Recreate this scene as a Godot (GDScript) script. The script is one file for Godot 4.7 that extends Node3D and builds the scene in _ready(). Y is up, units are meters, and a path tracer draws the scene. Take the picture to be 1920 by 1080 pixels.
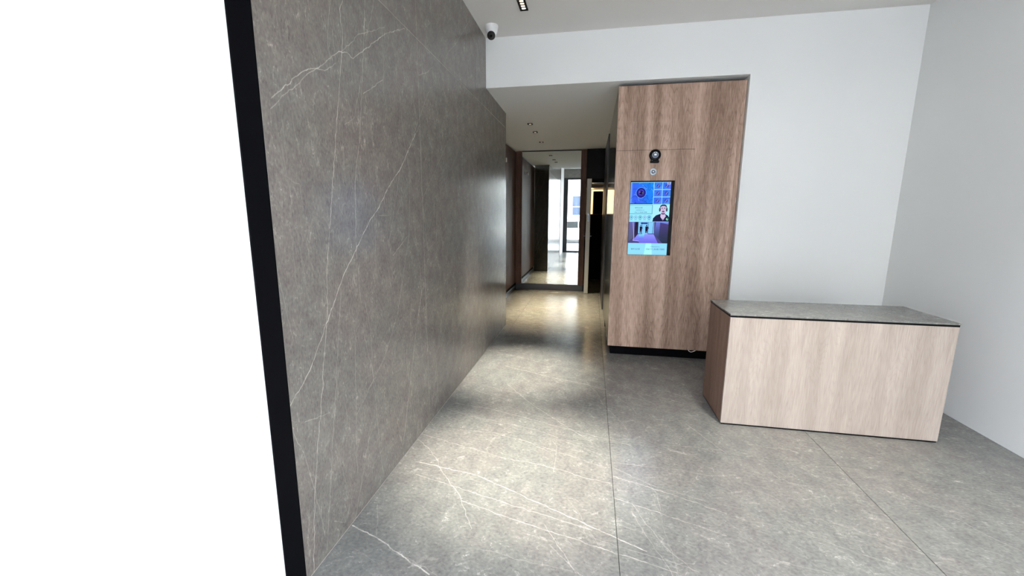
extends Node3D
# An entrance hall clad in grey-brown stone with a corridor, a mirror at its end and a wood-clad block with a touch screen.
# Metres; y up; the corridor runs towards -z; the camera stands just inside the glazed street front.

const XL := -1.176      # face of the stone wall on the left
const ZE := -5.79       # where that wall ends
const HALL := 3.45      # ceiling of the hall
const ZB := -4.70       # face of the white drop above the corridor mouth
const ZW := -4.75       # face of the wood panelling
const XP := 0.24        # corridor face of the wood block
const ZM := -8.75       # face of the mirror
const ZF := 0.45        # inside of the street front

var M := {}
var taken := {}
var uv_axis := 0
var uv_origin := Vector2.ZERO
var uv_size := Vector2.ONE

func _ready():
	set_up_camera_and_light()
	make_materials()
	build_shell()
	build_stone_wall()
	build_floor()
	build_recess_and_mirror()
	build_wood_block()
	build_doorway()
	build_street()
	build_desk()
	build_display()
	build_small_things()

func set_up_camera_and_light():
	var cam := Camera3D.new()
	cam.name = "camera"
	cam.fov = 69.46
	cam.near = 0.02
	cam.far = 300.0
	cam.transform = Transform3D(Basis(Vector3(0.98272, 0.00259, -0.18508), Vector3(-0.03488, 0.98458, -0.17142), Vector3(0.18179, 0.17491, 0.96766)).orthonormalized(), Vector3(0, 1.6, 0))
	add_child(cam)
	cam.current = true
	var env := Environment.new()
	var sky := Sky.new()
	var sm := ProceduralSkyMaterial.new()
	sm.sky_top_color = Color(0.85, 0.89, 0.95)
	sm.sky_horizon_color = Color(0.97, 0.985, 1.0)
	sm.ground_horizon_color = Color(0.62, 0.64, 0.66)
	sm.ground_bottom_color = Color(0.35, 0.35, 0.34)
	sm.sky_energy_multiplier = 3.6
	sm.ground_energy_multiplier = 1.0
	sky.sky_material = sm
	env.background_mode = Environment.BG_SKY
	env.sky = sky
	env.ambient_light_source = Environment.AMBIENT_SOURCE_SKY
	env.tonemap_mode = Environment.TONE_MAPPER_LINEAR
	env.tonemap_exposure = 1.0
	env.sdfgi_enabled = true
	env.ssao_enabled = true
	env.ssil_enabled = true
	var we := WorldEnvironment.new()
	we.name = "world_environment"
	we.environment = env
	add_child(we)
	var sun := DirectionalLight3D.new()
	sun.name = "sun"
	sun.light_energy = 3.0
	sun.light_color = Color(1.0, 0.96, 0.9)
	sun.light_angular_distance = 0.6
	sun.shadow_enabled = true
	add_child(sun)
	sun.look_at_from_position(Vector3(3.5, 9.0, -6.0), Vector3.ZERO)   # from behind the house: it lights the far side of the street

# ---------------------------------------------------------------- helpers
func numbered(called: String) -> String:
	taken[called] = taken.get(called, -1) + 1
	return called if taken[called] == 0 else "%s_%03d" % [called, taken[called]]

func thing(called, label, category, at = Vector3.ZERO, group = "") -> Node3D:
	var o := Node3D.new()
	o.name = numbered(called)
	o.position = at
	add_child(o)
	tag(o, label, category, group)
	return o

func tag(o, label, category, group = ""):
	o.set_meta("label", label)
	o.set_meta("category", category)
	if group != "":
		o.set_meta("group", group)
	return o

func new_st() -> SurfaceTool:
	var st := SurfaceTool.new()
	st.begin(Mesh.PRIMITIVE_TRIANGLES)
	return st

func obj(called: String, st: SurfaceTool, m: Material, parent: Node = null) -> MeshInstance3D:
	var o := MeshInstance3D.new()
	o.mesh = st.commit()
	o.material_override = m
	o.cast_shadow = GeometryInstance3D.SHADOW_CASTING_SETTING_ON
	if parent == null:
		o.name = numbered(called)
		add_child(o)
	else:
		o.name = called
		parent.add_child(o, true)
	return o

func struct(called, st, m, label, parent = null):
	var o := obj(called, st, m, parent)
	if parent == null:
		o.set_meta("kind", "structure")
		o.set_meta("label", label)
		o.set_meta("category", called.split("_")[0])
	return o

func planar(axis: int, origin: Vector2, size: Vector2):
	uv_axis = axis
	uv_origin = origin
	uv_size = size

func uv_of(p: Vector3) -> Vector2:
	var q := Vector2(p.z, p.y) if uv_axis == 0 else (Vector2(p.x, p.z) if uv_axis == 1 else Vector2(p.x, p.y))
	q = (q - uv_origin) / uv_size
	return q if uv_axis == 1 else Vector2(q.x, 1.0 - q.y)

func tri(st, a, b, c, n):
	var pts = [a, b, c] if (b - a).cross(c - a).dot(n) < 0.0 else [a, c, b]
	for p in pts:
		st.set_normal(n)
		st.set_uv(uv_of(p))
		st.add_vertex(p)

func quad(st, a, b, c, d, n):
	tri(st, a, b, c, n)
	tri(st, a, c, d, n)

# a box from corner a to corner b with its edges chamfered by c
func rbox(st, a: Vector3, b: Vector3, c := 0.002):
	var lo := a.min(b)
	var hi := a.max(b)
	c = minf(c, 0.45 * minf(hi.x - lo.x, minf(hi.y - lo.y, hi.z - lo.z)))
	var mid := (lo + hi) / 2
	var h := (hi - lo) / 2
	for ax in 3:
		var u := (ax + 1) % 3
		var v := (ax + 2) % 3
		for s in [-1.0, 1.0]:
			var n := Vector3.ZERO
			n[ax] = s
			var q := []
			for k in [[-1, -1], [1, -1], [1, 1], [-1, 1]]:
				var p := mid
				p[ax] += s * h[ax]
				p[u] += k[0] * (h[u] - c)
				p[v] += k[1] * (h[v] - c)
				q.append(p)
			quad(st, q[0], q[1], q[2], q[3], n)
		if c <= 0.0:
			continue
		for su in [-1.0, 1.0]:
			for sv in [-1.0, 1.0]:
				var n2 := Vector3.ZERO
				n2[u] = su
				n2[v] = sv
				n2 = n2.normalized()
				var e := []
				for k in [-1.0, 1.0]:
					var p1 := mid
					p1[ax] += k * (h[ax] - c)
					p1[u] += su * h[u]
					p1[v] += sv * (h[v] - c)
					var p2 := mid
					p2[ax] += k * (h[ax] - c)
					p2[u] += su * (h[u] - c)
					p2[v] += sv * h[v]
					e.append([p1, p2])
				quad(st, e[0][0], e[0][1], e[1][1], e[1][0], n2)
	if c > 0.0:
		for sx in [-1.0, 1.0]:
			for sy in [-1.0, 1.0]:
				for sz in [-1.0, 1.0]:
					var s3 := Vector3(sx, sy, sz)
					var k3 := mid + s3 * (h - Vector3.ONE * c)
					tri(st, k3 + Vector3(sx * c, 0, 0), k3 + Vector3(0, sy * c, 0), k3 + Vector3(0, 0, sz * c), s3.normalized())

func box_st(a: Vector3, b: Vector3, c := 0.002) -> SurfaceTool:
	var st := new_st()
	rbox(st, a, b, c)
	return st

# a profile of (radius, height) turned round an axis frame
func lathe(st, prof: Array, fr: Transform3D, n := 28):
	for i in prof.size() - 1:
		var p: Vector2 = prof[i]
		var q: Vector2 = prof[i + 1]
		if p.distance_to(q) < 1e-6:
			continue
		var d := q - p
		var nr := Vector2(d.y, -d.x).normalized()
		for k in n:
			var a0 := TAU * k / n
			var a1 := TAU * (k + 1) / n
			var pts := []
			for w in [[p, a0], [p, a1], [q, a1], [q, a0]]:
				pts.append(fr * Vector3(w[0].x * cos(w[1]), w[0].y, w[0].x * sin(w[1])))
			var n0: Vector3 = fr.basis * Vector3(nr.x * cos(a0), nr.y, nr.x * sin(a0))
			var n1: Vector3 = fr.basis * Vector3(nr.x * cos(a1), nr.y, nr.x * sin(a1))
			for t in [[0, 1, 2], [0, 2, 3]]:
				var idx = t
				var g: Vector3 = (pts[t[1]] - pts[t[0]]).cross(pts[t[2]] - pts[t[0]])
				if g.length() < 1e-12:
					continue
				if g.dot(n0 + n1) > 0.0:
					idx = [t[0], t[2], t[1]]
				for j in idx:
					st.set_normal(n0 if j == 0 or j == 3 else n1)
					st.set_uv(Vector2(0.5, 0.5))
					st.add_vertex(pts[j])

func tube(st, path: Array, r: float, n := 8):
	for i in path.size() - 1:
		var d: Vector3 = (path[i + 1] - path[i])
		var y := d.normalized()
		var x := y.cross(Vector3(0.3, 0.9, 0.2)).normalized()
		lathe(st, [Vector2(r, 0), Vector2(r, d.length())], Transform3D(Basis(x, y, x.cross(y)), path[i]), n)

func look(yaxis: Vector3, at: Vector3) -> Transform3D:
	var y := yaxis.normalized()
	var x := y.cross(Vector3(0.0, 0.31, 0.95) if absf(y.z) < 0.8 else Vector3.UP).normalized()
	return Transform3D(Basis(x, y, x.cross(y)), at)

func arc(r: float, from_deg: float, to_deg: float, n: int, centre := Vector2.ZERO) -> Array:
	var a := []
	for i in n + 1:
		var t := deg_to_rad(lerpf(from_deg, to_deg, float(i) / n))
		a.append(centre + Vector2(cos(t), sin(t)) * r)
	return a

# ---------------------------------------------------------------- materials
func plain(c: Color, rough := 0.6, metal := 0.0, spec := 0.5) -> StandardMaterial3D:
	var m := StandardMaterial3D.new()
	m.albedo_color = c
	m.roughness = rough
	m.metallic = metal
	m.metallic_specular = spec
	return m

func printed(img: Image, rough := 0.5, spec := 0.5) -> StandardMaterial3D:
	var m := StandardMaterial3D.new()
	img.generate_mipmaps()
	m.albedo_texture = ImageTexture.create_from_image(img)
	m.roughness = rough
	m.metallic_specular = spec
	return m

func glowing(c: Color, energy: float) -> StandardMaterial3D:
	var m := plain(c, 0.4)
	m.emission_enabled = true
	m.emission = c
	m.emission_energy_multiplier = energy
	return m

func noise(seed_: int, freq: float, kind := FastNoiseLite.TYPE_SIMPLEX_SMOOTH, fractal := FastNoiseLite.FRACTAL_FBM, octaves := 4) -> FastNoiseLite:
	var n := FastNoiseLite.new()
	n.seed = seed_
	n.noise_type = kind
	n.frequency = freq
	n.fractal_type = fractal
	n.fractal_octaves = octaves
	return n

func warped(n: FastNoiseLite, amplitude: float, freq: float) -> FastNoiseLite:
	n.domain_warp_enabled = true
	n.domain_warp_amplitude = amplitude
	n.domain_warp_frequency = freq
	return n

func field(n: FastNoiseLite, w: int, h: int, squash_x := 1, squash_y := 1) -> PackedByteArray:
	var im := n.get_image(w / squash_x, h / squash_y, false, false, true)
	if squash_x > 1 or squash_y > 1:
		im.resize(w, h, Image.INTERPOLATE_CUBIC)
	im.convert(Image.FORMAT_L8)
	return im.get_data()

func V(x: float, y: float) -> Vector2:
	return Vector2(x, y)

# veins as they run across the stone on the left wall, (z, y) in metres, each with its width in millimetres
func wall_veins() -> Array:
	return [
	[3, [V(-1.96, 2.58), V(-1.93, 2.53), V(-1.94, 2.41), V(-1.69, 1.35), V(-1.67, 1.15), V(-1.48, 0.36), V(-1.43, -0.00)]],
	[2.6, [V(-2.17, 2.68), V(-2.04, 1.98), V(-1.97, 1.76), V(-1.94, 1.37)]],
	[1.6, [V(-2.09, 2.29), V(-2.00, 2.07), V(-1.91, 2.02)]],
	[3, [V(-1.44, 2.02), V(-1.63, 2.17), V(-1.74, 2.22), V(-1.90, 2.34), V(-1.97, 2.36), V(-2.02, 2.35), V(-2.38, 2.60), V(-2.64, 2.73)]],
	[2, [V(-1.93, 2.35), V(-2.08, 2.48), V(-2.37, 2.63)]],
	[2.4, [V(-1.43, 1.98), V(-1.65, 2.16), V(-1.72, 2.21), V(-1.78, 2.22), V(-1.87, 2.28)]],
	[2.4, [V(-2.10, 2.21), V(-2.32, 2.34)]],
	[4, [V(-2.75, 2.13), V(-2.49, 1.87), V(-2.32, 1.75), V(-2.18, 1.62), V(-2.10, 1.57), V(-1.82, 1.31), V(-1.52, 0.93), V(-1.35, 0.80)]],
	[2, [V(-2.62, 1.95), V(-2.62, 1.74), V(-2.58, 1.46), V(-2.36, 0.97), V(-2.17, 0.76), V(-1.85, 0.56)]],
	[2.4, [V(-2.56, 1.46), V(-2.34, 1.35)]],
	[1.6, [V(-2.49, 1.87), V(-2.29, 1.41)]],
	[2.6, [V(-2.77, 1.08), V(-2.64, 0.81), V(-2.36, 0.09)]],
	[1.8, [V(-3.26, 0.99), V(-3.06, 0.57), V(-2.89, 0.14)]],
	[1.6, [V(-3.39, 2.18), V(-2.85, 1.72)]],
	[1.8, [V(-1.79, 1.25), V(-1.53, 0.03)]],
	[1.4, [V(-1.83, 0.45), V(-1.82, 0.19)]],
	[1.8, [V(-1.96, 0.38), V(-1.78, 0.02)]],
	[1.6, [V(-2.10, 0.22), V(-1.87, 0.14)]],
	[1.6, [V(-1.73, 0.12), V(-1.72, 0.08), V(-1.69, 0.05), V(-1.60, 0.13)]],
	[1.8, [V(-1.46, 0.72), V(-1.63, 0.68)]],
	[1.8, [V(-4.10, 3.38), V(-3.64, 3.00), V(-3.47, 2.89), V(-3.37, 2.77)]],
	[1.2, [V(-4.05, 2.87), V(-3.88, 2.76)]],
	[1.2, [V(-3.52, 2.70), V(-3.44, 2.23)]],
	[1.2, [V(-3.73, 2.72), V(-3.64, 2.54), V(-3.66, 2.34)]],
	[1.6, [V(-2.17, 1.59), V(-2.12, 1.34)]],
	[2, [V(-2.20, 1.59), V(-2.32, 1.59)]],
	[1.6, [V(-2.89, 1.33), V(-3.06, 1.39), V(-3.10, 1.48)]],
	[1.6, [V(-2.70, 0.91), V(-2.87, 0.95), V(-2.90, 1.01)]],
	[1.8, [V(-2.84, 2.52), V(-2.98, 2.58), V(-3.09, 2.65)]],
	[1.6, [V(-2.84, 2.21), V(-2.72, 2.10)]],
	[1.4, [V(-1.88, 0.97), V(-1.83, 0.40)]],
	[1.4, [V(-3.40, 2.07), V(-3.35, 1.89), V(-3.21, 1.67)]],
	[1.4, [V(-3.13, 1.87), V(-3.08, 1.40)]],
	]

# and across the floor, (x, z) in metres
func floor_veins() -> Array:
	return [
	[2.4, [V(-1.19, -2.60), V(-1.05, -2.49), V(-0.96, -2.39), V(-0.89, -2.28), V(-0.69, -2.06), V(-0.55, -1.82)]],
	[2.6, [V(-1.17, -2.66), V(-0.50, -2.47), V(-0.35, -2.46), V(-0.11, -2.41), V(0.02, -2.36), V(0.17, -2.34)]],
	[4, [V(-1.08, -2.33), V(-0.64, -2.26), V(0.32, -1.84)]],
	[2.6, [V(-1.02, -2.20), V(0.06, -1.93)]],
	[3, [V(-0.67, -2.02), V(-0.31, -1.92), V(0.44, -1.74)]],
	[2, [V(-0.19, -1.93), V(-0.01, -1.65)]],
	[5, [V(-1.17, -1.73), V(-1.01, -1.68), V(-0.66, -1.52)]],
	[1.6, [V(-1.12, -1.90), V(-1.01, -1.69)]],
	[1.6, [V(-1.16, -3.56), V(-0.74, -3.37), V(-0.65, -3.35)]],
	[2.4, [V(-1.09, -3.19), V(-0.77, -3.15), V(0.34, -2.79)]],
	[2, [V(-1.18, -3.10), V(-0.95, -3.01), V(-0.35, -2.88), V(-0.18, -2.80)]],
	[2.4, [V(-0.73, -3.67), V(-0.42, -3.27), V(0.06, -2.78)]],
	[2, [V(-0.97, -3.62), V(-0.19, -3.35), V(0.10, -3.31)]],
	[1.6, [V(0.25, -3.64), V(0.39, -3.41), V(0.42, -3.28)]],
	[3, [V(0.19, -2.41), V(0.52, -2.30), V(0.78, -2.19)]],
	[2, [V(0.19, -2.51), V(0.40, -2.37), V(0.71, -2.27)]],
	[2.6, [V(0.18, -2.21), V(0.73, -2.02)]],
	[1.6, [V(0.40, -2.38), V(0.43, -2.29), V(0.43, -2.14)]],
	[1.8, [V(0.28, -2.18), V(0.32, -2.07), V(0.41, -1.89), V(0.53, -1.75)]],
	[1.6, [V(-0.22, -2.77), V(-0.18, -2.68), V(-0.18, -2.38)]],
	[1.8, [V(0.27, -3.65), V(0.49, -3.57), V(0.63, -3.49), V(0.99, -3.39)]],
	[2.2, [V(0.78, -3.19), V(0.96, -2.81)]],
	[2, [V(0.18, -4.03), V(0.50, -3.69), V(0.70, -3.63), V(0.94, -3.66)]],
	[2.2, [V(-0.46, -2.73), V(0.15, -2.49)]],
	[1.8, [V(-0.18, -2.78), V(0.14, -2.63)]],
	[2, [V(0.20, -2.56), V(0.60, -2.56), V(0.77, -2.53), V(0.89, -2.55)]],
	[2.6, [V(-1.16, -4.62), V(-0.80, -4.48), V(-0.42, -4.29)]],
	[3, [V(-0.85, -4.15), V(-0.32, -3.92), V(0.01, -3.82), V(0.17, -3.72)]],
	[1.6, [V(-0.93, -5.02), V(-0.75, -5.02), V(-0.49, -4.95), V(-0.18, -4.93), V(0.05, -4.82)]],
	[1.6, [V(-0.33, -3.91), V(-0.25, -3.80)]],
	[1.6, [V(-0.29, -4.23), V(-0.10, -4.18), V(0.18, -4.03)]],
	]

# stone of w x h pixels for a rectangle at origin (metres) of the given size; flip_y for upright faces
func stone(w: int, h: int, origin: Vector2, size: Vector2, flip_y: bool, seed_: int, veins: Array, extra: int, slope: Vector2, tone := 1.0, warm := 0) -> Image:
	var ppm := w / size.x
	var sx := 1 if flip_y else 2                      # the grain runs up the wall and across the floor
	var sy := 2 if flip_y else 1
	var a := field(noise(seed_, 1.7 / ppm, FastNoiseLite.TYPE_SIMPLEX_SMOOTH, FastNoiseLite.FRACTAL_FBM, 4), w, h)
	var b := field(warped(noise(seed_ + 1, 7.0 / ppm, FastNoiseLite.TYPE_SIMPLEX_SMOOTH, FastNoiseLite.FRACTAL_FBM, 5), 0.10 * ppm, 5.0 / ppm), w, h)
	var f := field(warped(noise(seed_ + 4, 75.0 / ppm, FastNoiseLite.TYPE_SIMPLEX_SMOOTH, FastNoiseLite.FRACTAL_FBM, 4), 0.03 * ppm, 16.0 / ppm), w, h, sx, sy)
	var c := field(warped(noise(seed_ + 2, 3.2 / ppm, FastNoiseLite.TYPE_SIMPLEX_SMOOTH, FastNoiseLite.FRACTAL_RIDGED, 2), 0.09 * ppm, 9.0 / ppm), w, h, sx, sy)
	var d := field(warped(noise(seed_ + 3, 16.0 / ppm, FastNoiseLite.TYPE_SIMPLEX_SMOOTH, FastNoiseLite.FRACTAL_RIDGED, 2), 0.05 * ppm, 26.0 / ppm), w, h, sx, sy)
	var la := PackedInt32Array()
	var lb := PackedInt32Array()
	var lc := PackedInt32Array()
	var ld := PackedInt32Array()
	var lf := PackedInt32Array()
	for i in 256:
		var t := i / 255.0
		la.append(int(smoothstep(0.3, 0.72, t) * 255.0))
		lb.append(int((t - 0.5) * 22.0 * tone))
		lf.append(int(((t - 0.5) * 32.0 - pow(maxf(0.0, (0.26 - t) / 0.26), 1.3) * 12.0) * tone))
		lc.append(int(pow(maxf(0.0, (t - 0.90) / 0.10), 1.2) * 26.0 * tone))
		ld.append(int(pow(maxf(0.0, (t - 0.82) / 0.18), 1.6) * 36.0 * tone))
	var px := PackedByteArray()
	px.resize(w * h * 3)
	var k := 0
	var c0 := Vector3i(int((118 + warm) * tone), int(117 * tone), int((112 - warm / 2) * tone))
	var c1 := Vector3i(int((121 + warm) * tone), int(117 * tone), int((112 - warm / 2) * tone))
	for i in w * h:
		var t := la[a[i]]
		var v := lb[b[i]] + lf[f[i]] + ((lc[c[i]] * a[i] + ld[d[i]] * b[i]) >> 7)
		px[k] = clampi(c0.x + ((c1.x - c0.x) * t >> 8) + v, 0, 255)
		px[k + 1] = clampi(c0.y + ((c1.y - c0.y) * t >> 8) + v, 0, 255)
		px[k + 2] = clampi(c0.z + ((c1.z - c0.z) * t >> 8) + v * 15 / 16, 0, 255)
		k += 3
	var rng := RandomNumberGenerator.new()
	rng.seed = seed_ * 77 + 5
	var wob := noise(seed_ + 9, 0.9, FastNoiseLite.TYPE_SIMPLEX_SMOOTH, FastNoiseLite.FRACTAL_FBM, 4)
	var all := veins.duplicate()
	for i in extra:                                   # thin veins of the same run, and a few across it
		var p := origin + Vector2(rng.randf(), rng.randf()) * size
		var dir := slope.normalized().rotated(rng.randf_range(-0.22, 0.22) if rng.randf() < 0.8 else rng.randf_range(0.5, 1.3))
		var line := [p]
		for s in rng.randi_range(2, 7):
			p += dir.rotated(rng.randf_range(-0.2, 0.2)) * rng.randf_range(0.08, 0.22)
			line.append(p)
		all.append([rng.randf_range(0.6, 1.7), line])
	for i in extra * 3:                               # faint hairlines along the run
		var p := origin + Vector2(rng.randf(), rng.randf()) * size
		var way := slope.normalized().rotated(rng.randf_range(-0.12, 0.12)) * rng.randf_range(0.08, 0.5)
		if i % 3 == 0:
			way = Vector2.from_angle(rng.randf() * TAU) * rng.randf_range(0.04, 0.16)
		all.append([rng.randf_range(0.4, 0.9), [p, p + way]])
	for v in all:
		var pts: Array = v[1]
		var run := rng.randf() * 50.0
		var mm: float = v[0]
		for s in pts.size() - 1:
			var p: Vector2 = pts[s]
			var q: Vector2 = pts[s + 1]
			var nrm := (q - p).orthogonal().normalized()
			var steps := int((q - p).length() * ppm * 1.4) + 1
			for i in steps:
				var t := float(i) / steps
				var at := p.lerp(q, t)
				run += (q - p).length() / steps * 12.0
				at += nrm * wob.get_noise_1d(run) * 0.011 * sin(PI * clampf(t, 0.08, 0.92))
				var e := (at - origin) / size
				if flip_y:
					e.y = 1.0 - e.y
				var x := e.x * w
				var y := e.y * h
				var strength := clampf(0.8 + 0.7 * wob.get_noise_1d(run * 0.8 + 300.0), 0.15, 1.0) * clampf(mm / 2.8, 0.22, 1.0)
				var r := maxf(0.5, mm * 0.00078 * ppm * 0.5 * (1.0 + 0.7 * wob.get_noise_1d(run * 1.7 + 90.0)))
				for yy in range(int(y - r - 1.0), int(y + r + 2.0)):
					for xx in range(int(x - r - 1.0), int(x + r + 2.0)):
						if xx < 0 or yy < 0 or xx >= w or yy >= h:
							continue
						var cover := clampf(r + 0.5 - Vector2(xx + 0.5 - x, yy + 0.5 - y).length(), 0.0, 1.0) * strength * (0.7 if flip_y else 0.58)
						if cover > 0.0:
							var o := (yy * w + xx) * 3
							px[o] = int(lerpf(px[o], 212, cover))
							px[o + 1] = int(lerpf(px[o + 1], 204, cover))
							px[o + 2] = int(lerpf(px[o + 2], 192, cover))
	return Image.create_from_data(w, h, false, Image.FORMAT_RGB8, px)

# veneer with upright grain, w x h pixels
func veneer(w: int, h: int, seed_: int, light: Color, dark: Color, contrast := 1.0, rings := 16.0) -> Image:
	var tone := field(noise(seed_, 7.0 / w, FastNoiseLite.TYPE_SIMPLEX_SMOOTH, FastNoiseLite.FRACTAL_FBM, 4), w, h, 1, 16)
	var figure := field(noise(seed_ + 1, 3.2 / w, FastNoiseLite.TYPE_SIMPLEX_SMOOTH, FastNoiseLite.FRACTAL_FBM, 3), w, h, 1, 8)
	var fibre := field(noise(seed_ + 2, 0.28, FastNoiseLite.TYPE_SIMPLEX, FastNoiseLite.FRACTAL_FBM, 3), w, h, 1, 32)
	var pore := field(noise(seed_ + 3, 0.36, FastNoiseLite.TYPE_SIMPLEX, FastNoiseLite.FRACTAL_FBM, 2), w, h, 1, 26)
	var ring := PackedInt32Array()
	var pr := PackedInt32Array()
	for i in 256:
		var f := fposmod(i / 255.0 * rings, 1.0)
		ring.append(int(contrast * (78.0 * pow(f, 5.0) * (1.0 if f < 0.9 else (1.0 - f) / 0.1))))
		pr.append(int(contrast * 120.0 * pow(maxf(0.0, (0.44 - i / 255.0) / 0.44), 1.4)))
	var px := PackedByteArray()
	px.resize(w * h * 3)
	var l := Vector3i(int(light.r * 255), int(light.g * 255), int(light.b * 255))
	var dk := Vector3i(int(dark.r * 255), int(dark.g * 255), int(dark.b * 255))
	var k := 0
	var ct := int(contrast * 100)
	for i in w * h:
		var t := 60 + (tone[i] - 128) * 78 * ct / 12800 + (fibre[i] - 128) * 78 * ct / 12800 + ring[figure[i]] + pr[pore[i]]
		t = clampi(t, -40, 255)
		px[k] = clampi(l.x + ((dk.x - l.x) * t >> 8), 0, 255)
		px[k + 1] = clampi(l.y + ((dk.y - l.y) * t >> 8), 0, 255)
		px[k + 2] = clampi(l.z + ((dk.z - l.z) * t >> 8), 0, 255)
		k += 3
	return Image.create_from_data(w, h, false, Image.FORMAT_RGB8, px)

func make_materials():
	M.wall_stone = printed(stone(2048, 1536, Vector2(-5.8, 0.0), Vector2(4.42, 3.46), true, 11, wall_veins(), 70, Vector2(0.13, 1.0), 0.94, 4), 0.22, 0.4)
	M.floor_stone = printed(stone(1536, 2048, Vector2(-1.3, -5.7), Vector2(3.0, 5.7), false, 23, floor_veins(), 90, Vector2(1.0, 0.3)), 0.24, 0.5)
	M.other_stone = printed(stone(1024, 1024, Vector2(0, 0), Vector2(2.9, 2.9), false, 37, [], 60, Vector2(1.0, 0.3)), 0.24, 0.5)
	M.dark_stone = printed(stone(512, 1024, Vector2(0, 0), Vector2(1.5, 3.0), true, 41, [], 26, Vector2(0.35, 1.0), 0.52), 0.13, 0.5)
	M.veneer = printed(veneer(1024, 2048, 51, Color8(188, 160, 142), Color8(104, 78, 64), 1.25), 0.5, 0.35)
	M.red_veneer = printed(veneer(512, 1024, 61, Color8(106, 80, 70), Color8(54, 38, 33), 0.9), 0.5, 0.25)
	M.desk_veneer = printed(veneer(512, 512, 71, Color8(150, 120, 104), Color8(84, 62, 52), 0.8), 0.5, 0.35)
	M.pale_veneer = printed(veneer(512, 512, 81, Color8(180, 166, 155), Color8(136, 121, 110), 0.7), 0.5, 0.35)
	M.paint = plain(Color8(232, 232, 230), 0.85, 0.0, 0.3)
	M.ceiling = plain(Color8(224, 221, 216), 0.9, 0.0, 0.3)
	M.grout = plain(Color8(176, 168, 158), 0.8)
	M.dark_grout = plain(Color8(52, 50, 48), 0.8)
	M.black = plain(Color8(10, 10, 12), 0.4, 0.0, 0.2)
	M.matt_black = plain(Color8(9, 9, 12), 0.7, 0.0, 0.15)
	M.black_metal = plain(Color8(22, 23, 26), 0.4, 0.3)
	M.grey_metal = plain(Color8(112, 118, 126), 0.35, 0.8)
	M.steel = plain(Color8(168, 172, 176), 0.3, 1.0)
	M.kick = plain(Color8(58, 58, 62), 0.45)
	M.mirror = plain(Color8(232, 238, 236), 0.0, 1.0)
	M.door_edge = plain(Color8(196, 194, 186), 0.5)
	M.white_plastic = plain(Color8(236, 236, 234), 0.4)
	M.glossy_black = plain(Color8(5, 5, 7), 0.08)
	M.led = glowing(Color(1.0, 0.86, 0.62), 2.0)
	M.lamp = glowing(Color(1.0, 0.93, 0.82), 1.6)
	var g := plain(Color(0.86, 0.93, 0.95, 0.06), 0.0)
	g.transparency = BaseMaterial3D.TRANSPARENCY_ALPHA
	M.glass = g

# ---------------------------------------------------------------- the shell
func build_shell():
	planar(1, Vector2.ZERO, Vector2.ONE)
	struct("ceiling", box_st(Vector3(-1.75, HALL, ZB), Vector3(3.1, HALL + 0.2, ZF + 0.2), 0), M.ceiling, "pale matt hall ceiling above the stone wall")
	# the lower corridor ceiling, whose front is the white drop
	var st := new_st()
	corridor_slab(st, XL, 3.1, ZB, ZE)
	corridor_slab(st, -1.75, 3.1, ZE, -11.4)
	struct("ceiling", st, M.paint, "lower white corridor ceiling with a tall bright front face")
	struct("wall_right", box_st(Vector3(2.9, 0, ZB), Vector3(3.1, HALL, ZF), 0), M.paint, "plain white side wall to the right of the desk")
	struct("wall_back", box_st(Vector3(1.475, 0, ZB - 0.25), Vector3(3.1, 2.95, ZB), 0), M.paint, "plain white wall beside the wood panelling")
	struct("wall_entrance", box_st(Vector3(-1.4, 0, -1.27), Vector3(XL, HALL, ZF + 0.15), 0), M.paint, "white plastered wall between the stone cladding and street front")
	struct("trim_1", box_st(Vector3(-1.4, 0, -1.383), Vector3(XL + 0.004, HALL, -1.271), 0.003), M.matt_black, "black upright metal trim closing the near end of the stone wall")
	# street front
	planar(2, Vector2(-1.2, 3.1), Vector2(2.9, 2.9))
	struct("wall_front", box_st(Vector3(-1.176, 3.09, ZF), Vector3(3.1, HALL, ZF + 0.15), 0), M.other_stone, "stone-clad band above the glazed street front")
	var fr := new_st()
	for x in [-1.176, 0.33, 1.62, 2.81]:
		rbox(fr, Vector3(x, 0, ZF + 0.02), Vector3(x + (0.176 if x < -1 else 0.09), 3.09, ZF + 0.12))
	rbox(fr, Vector3(-1.1, 3.02, ZF + 0.025), Vector3(2.9, 3.09, ZF + 0.115))
	rbox(fr, Vector3(-1.1, 0, ZF + 0.025), Vector3(2.9, 0.06, ZF + 0.115))
	var win = struct("window_1", fr, M.black_metal, "black-framed glazed street front seen in the mirror")
	for x in [[-1.0, 0.33], [0.42, 1.62], [1.71, 2.81]]:
		obj("pane", box_st(Vector3(x[0], 0.06, ZF + 0.065), Vector3(x[1], 3.02, ZF + 0.075), 0), M.glass, win)

func corridor_y(z: float) -> float:
	return 2.95 + (z - ZB) * 0.0175

func corridor_slab(st, x0, x1, z0, z1):
	var p := []
	for x in [x0, x1]:
		for z in [z0, z1]:
			p.append(Vector3(x, corridor_y(z), z))
			p.append(Vector3(x, HALL + 0.2, z))
	quad(st, p[0], p[2], p[6], p[4], Vector3.DOWN)
	quad(st, p[1], p[3], p[7], p[5], Vector3.UP)
	quad(st, p[0], p[1], p[5], p[4], Vector3.BACK)
	quad(st, p[2], p[3], p[7], p[6], Vector3.FORWARD)
	quad(st, p[0], p[1], p[3], p[2], Vector3.LEFT)
	quad(st, p[4], p[5], p[7], p[6], Vector3.RIGHT)

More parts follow.
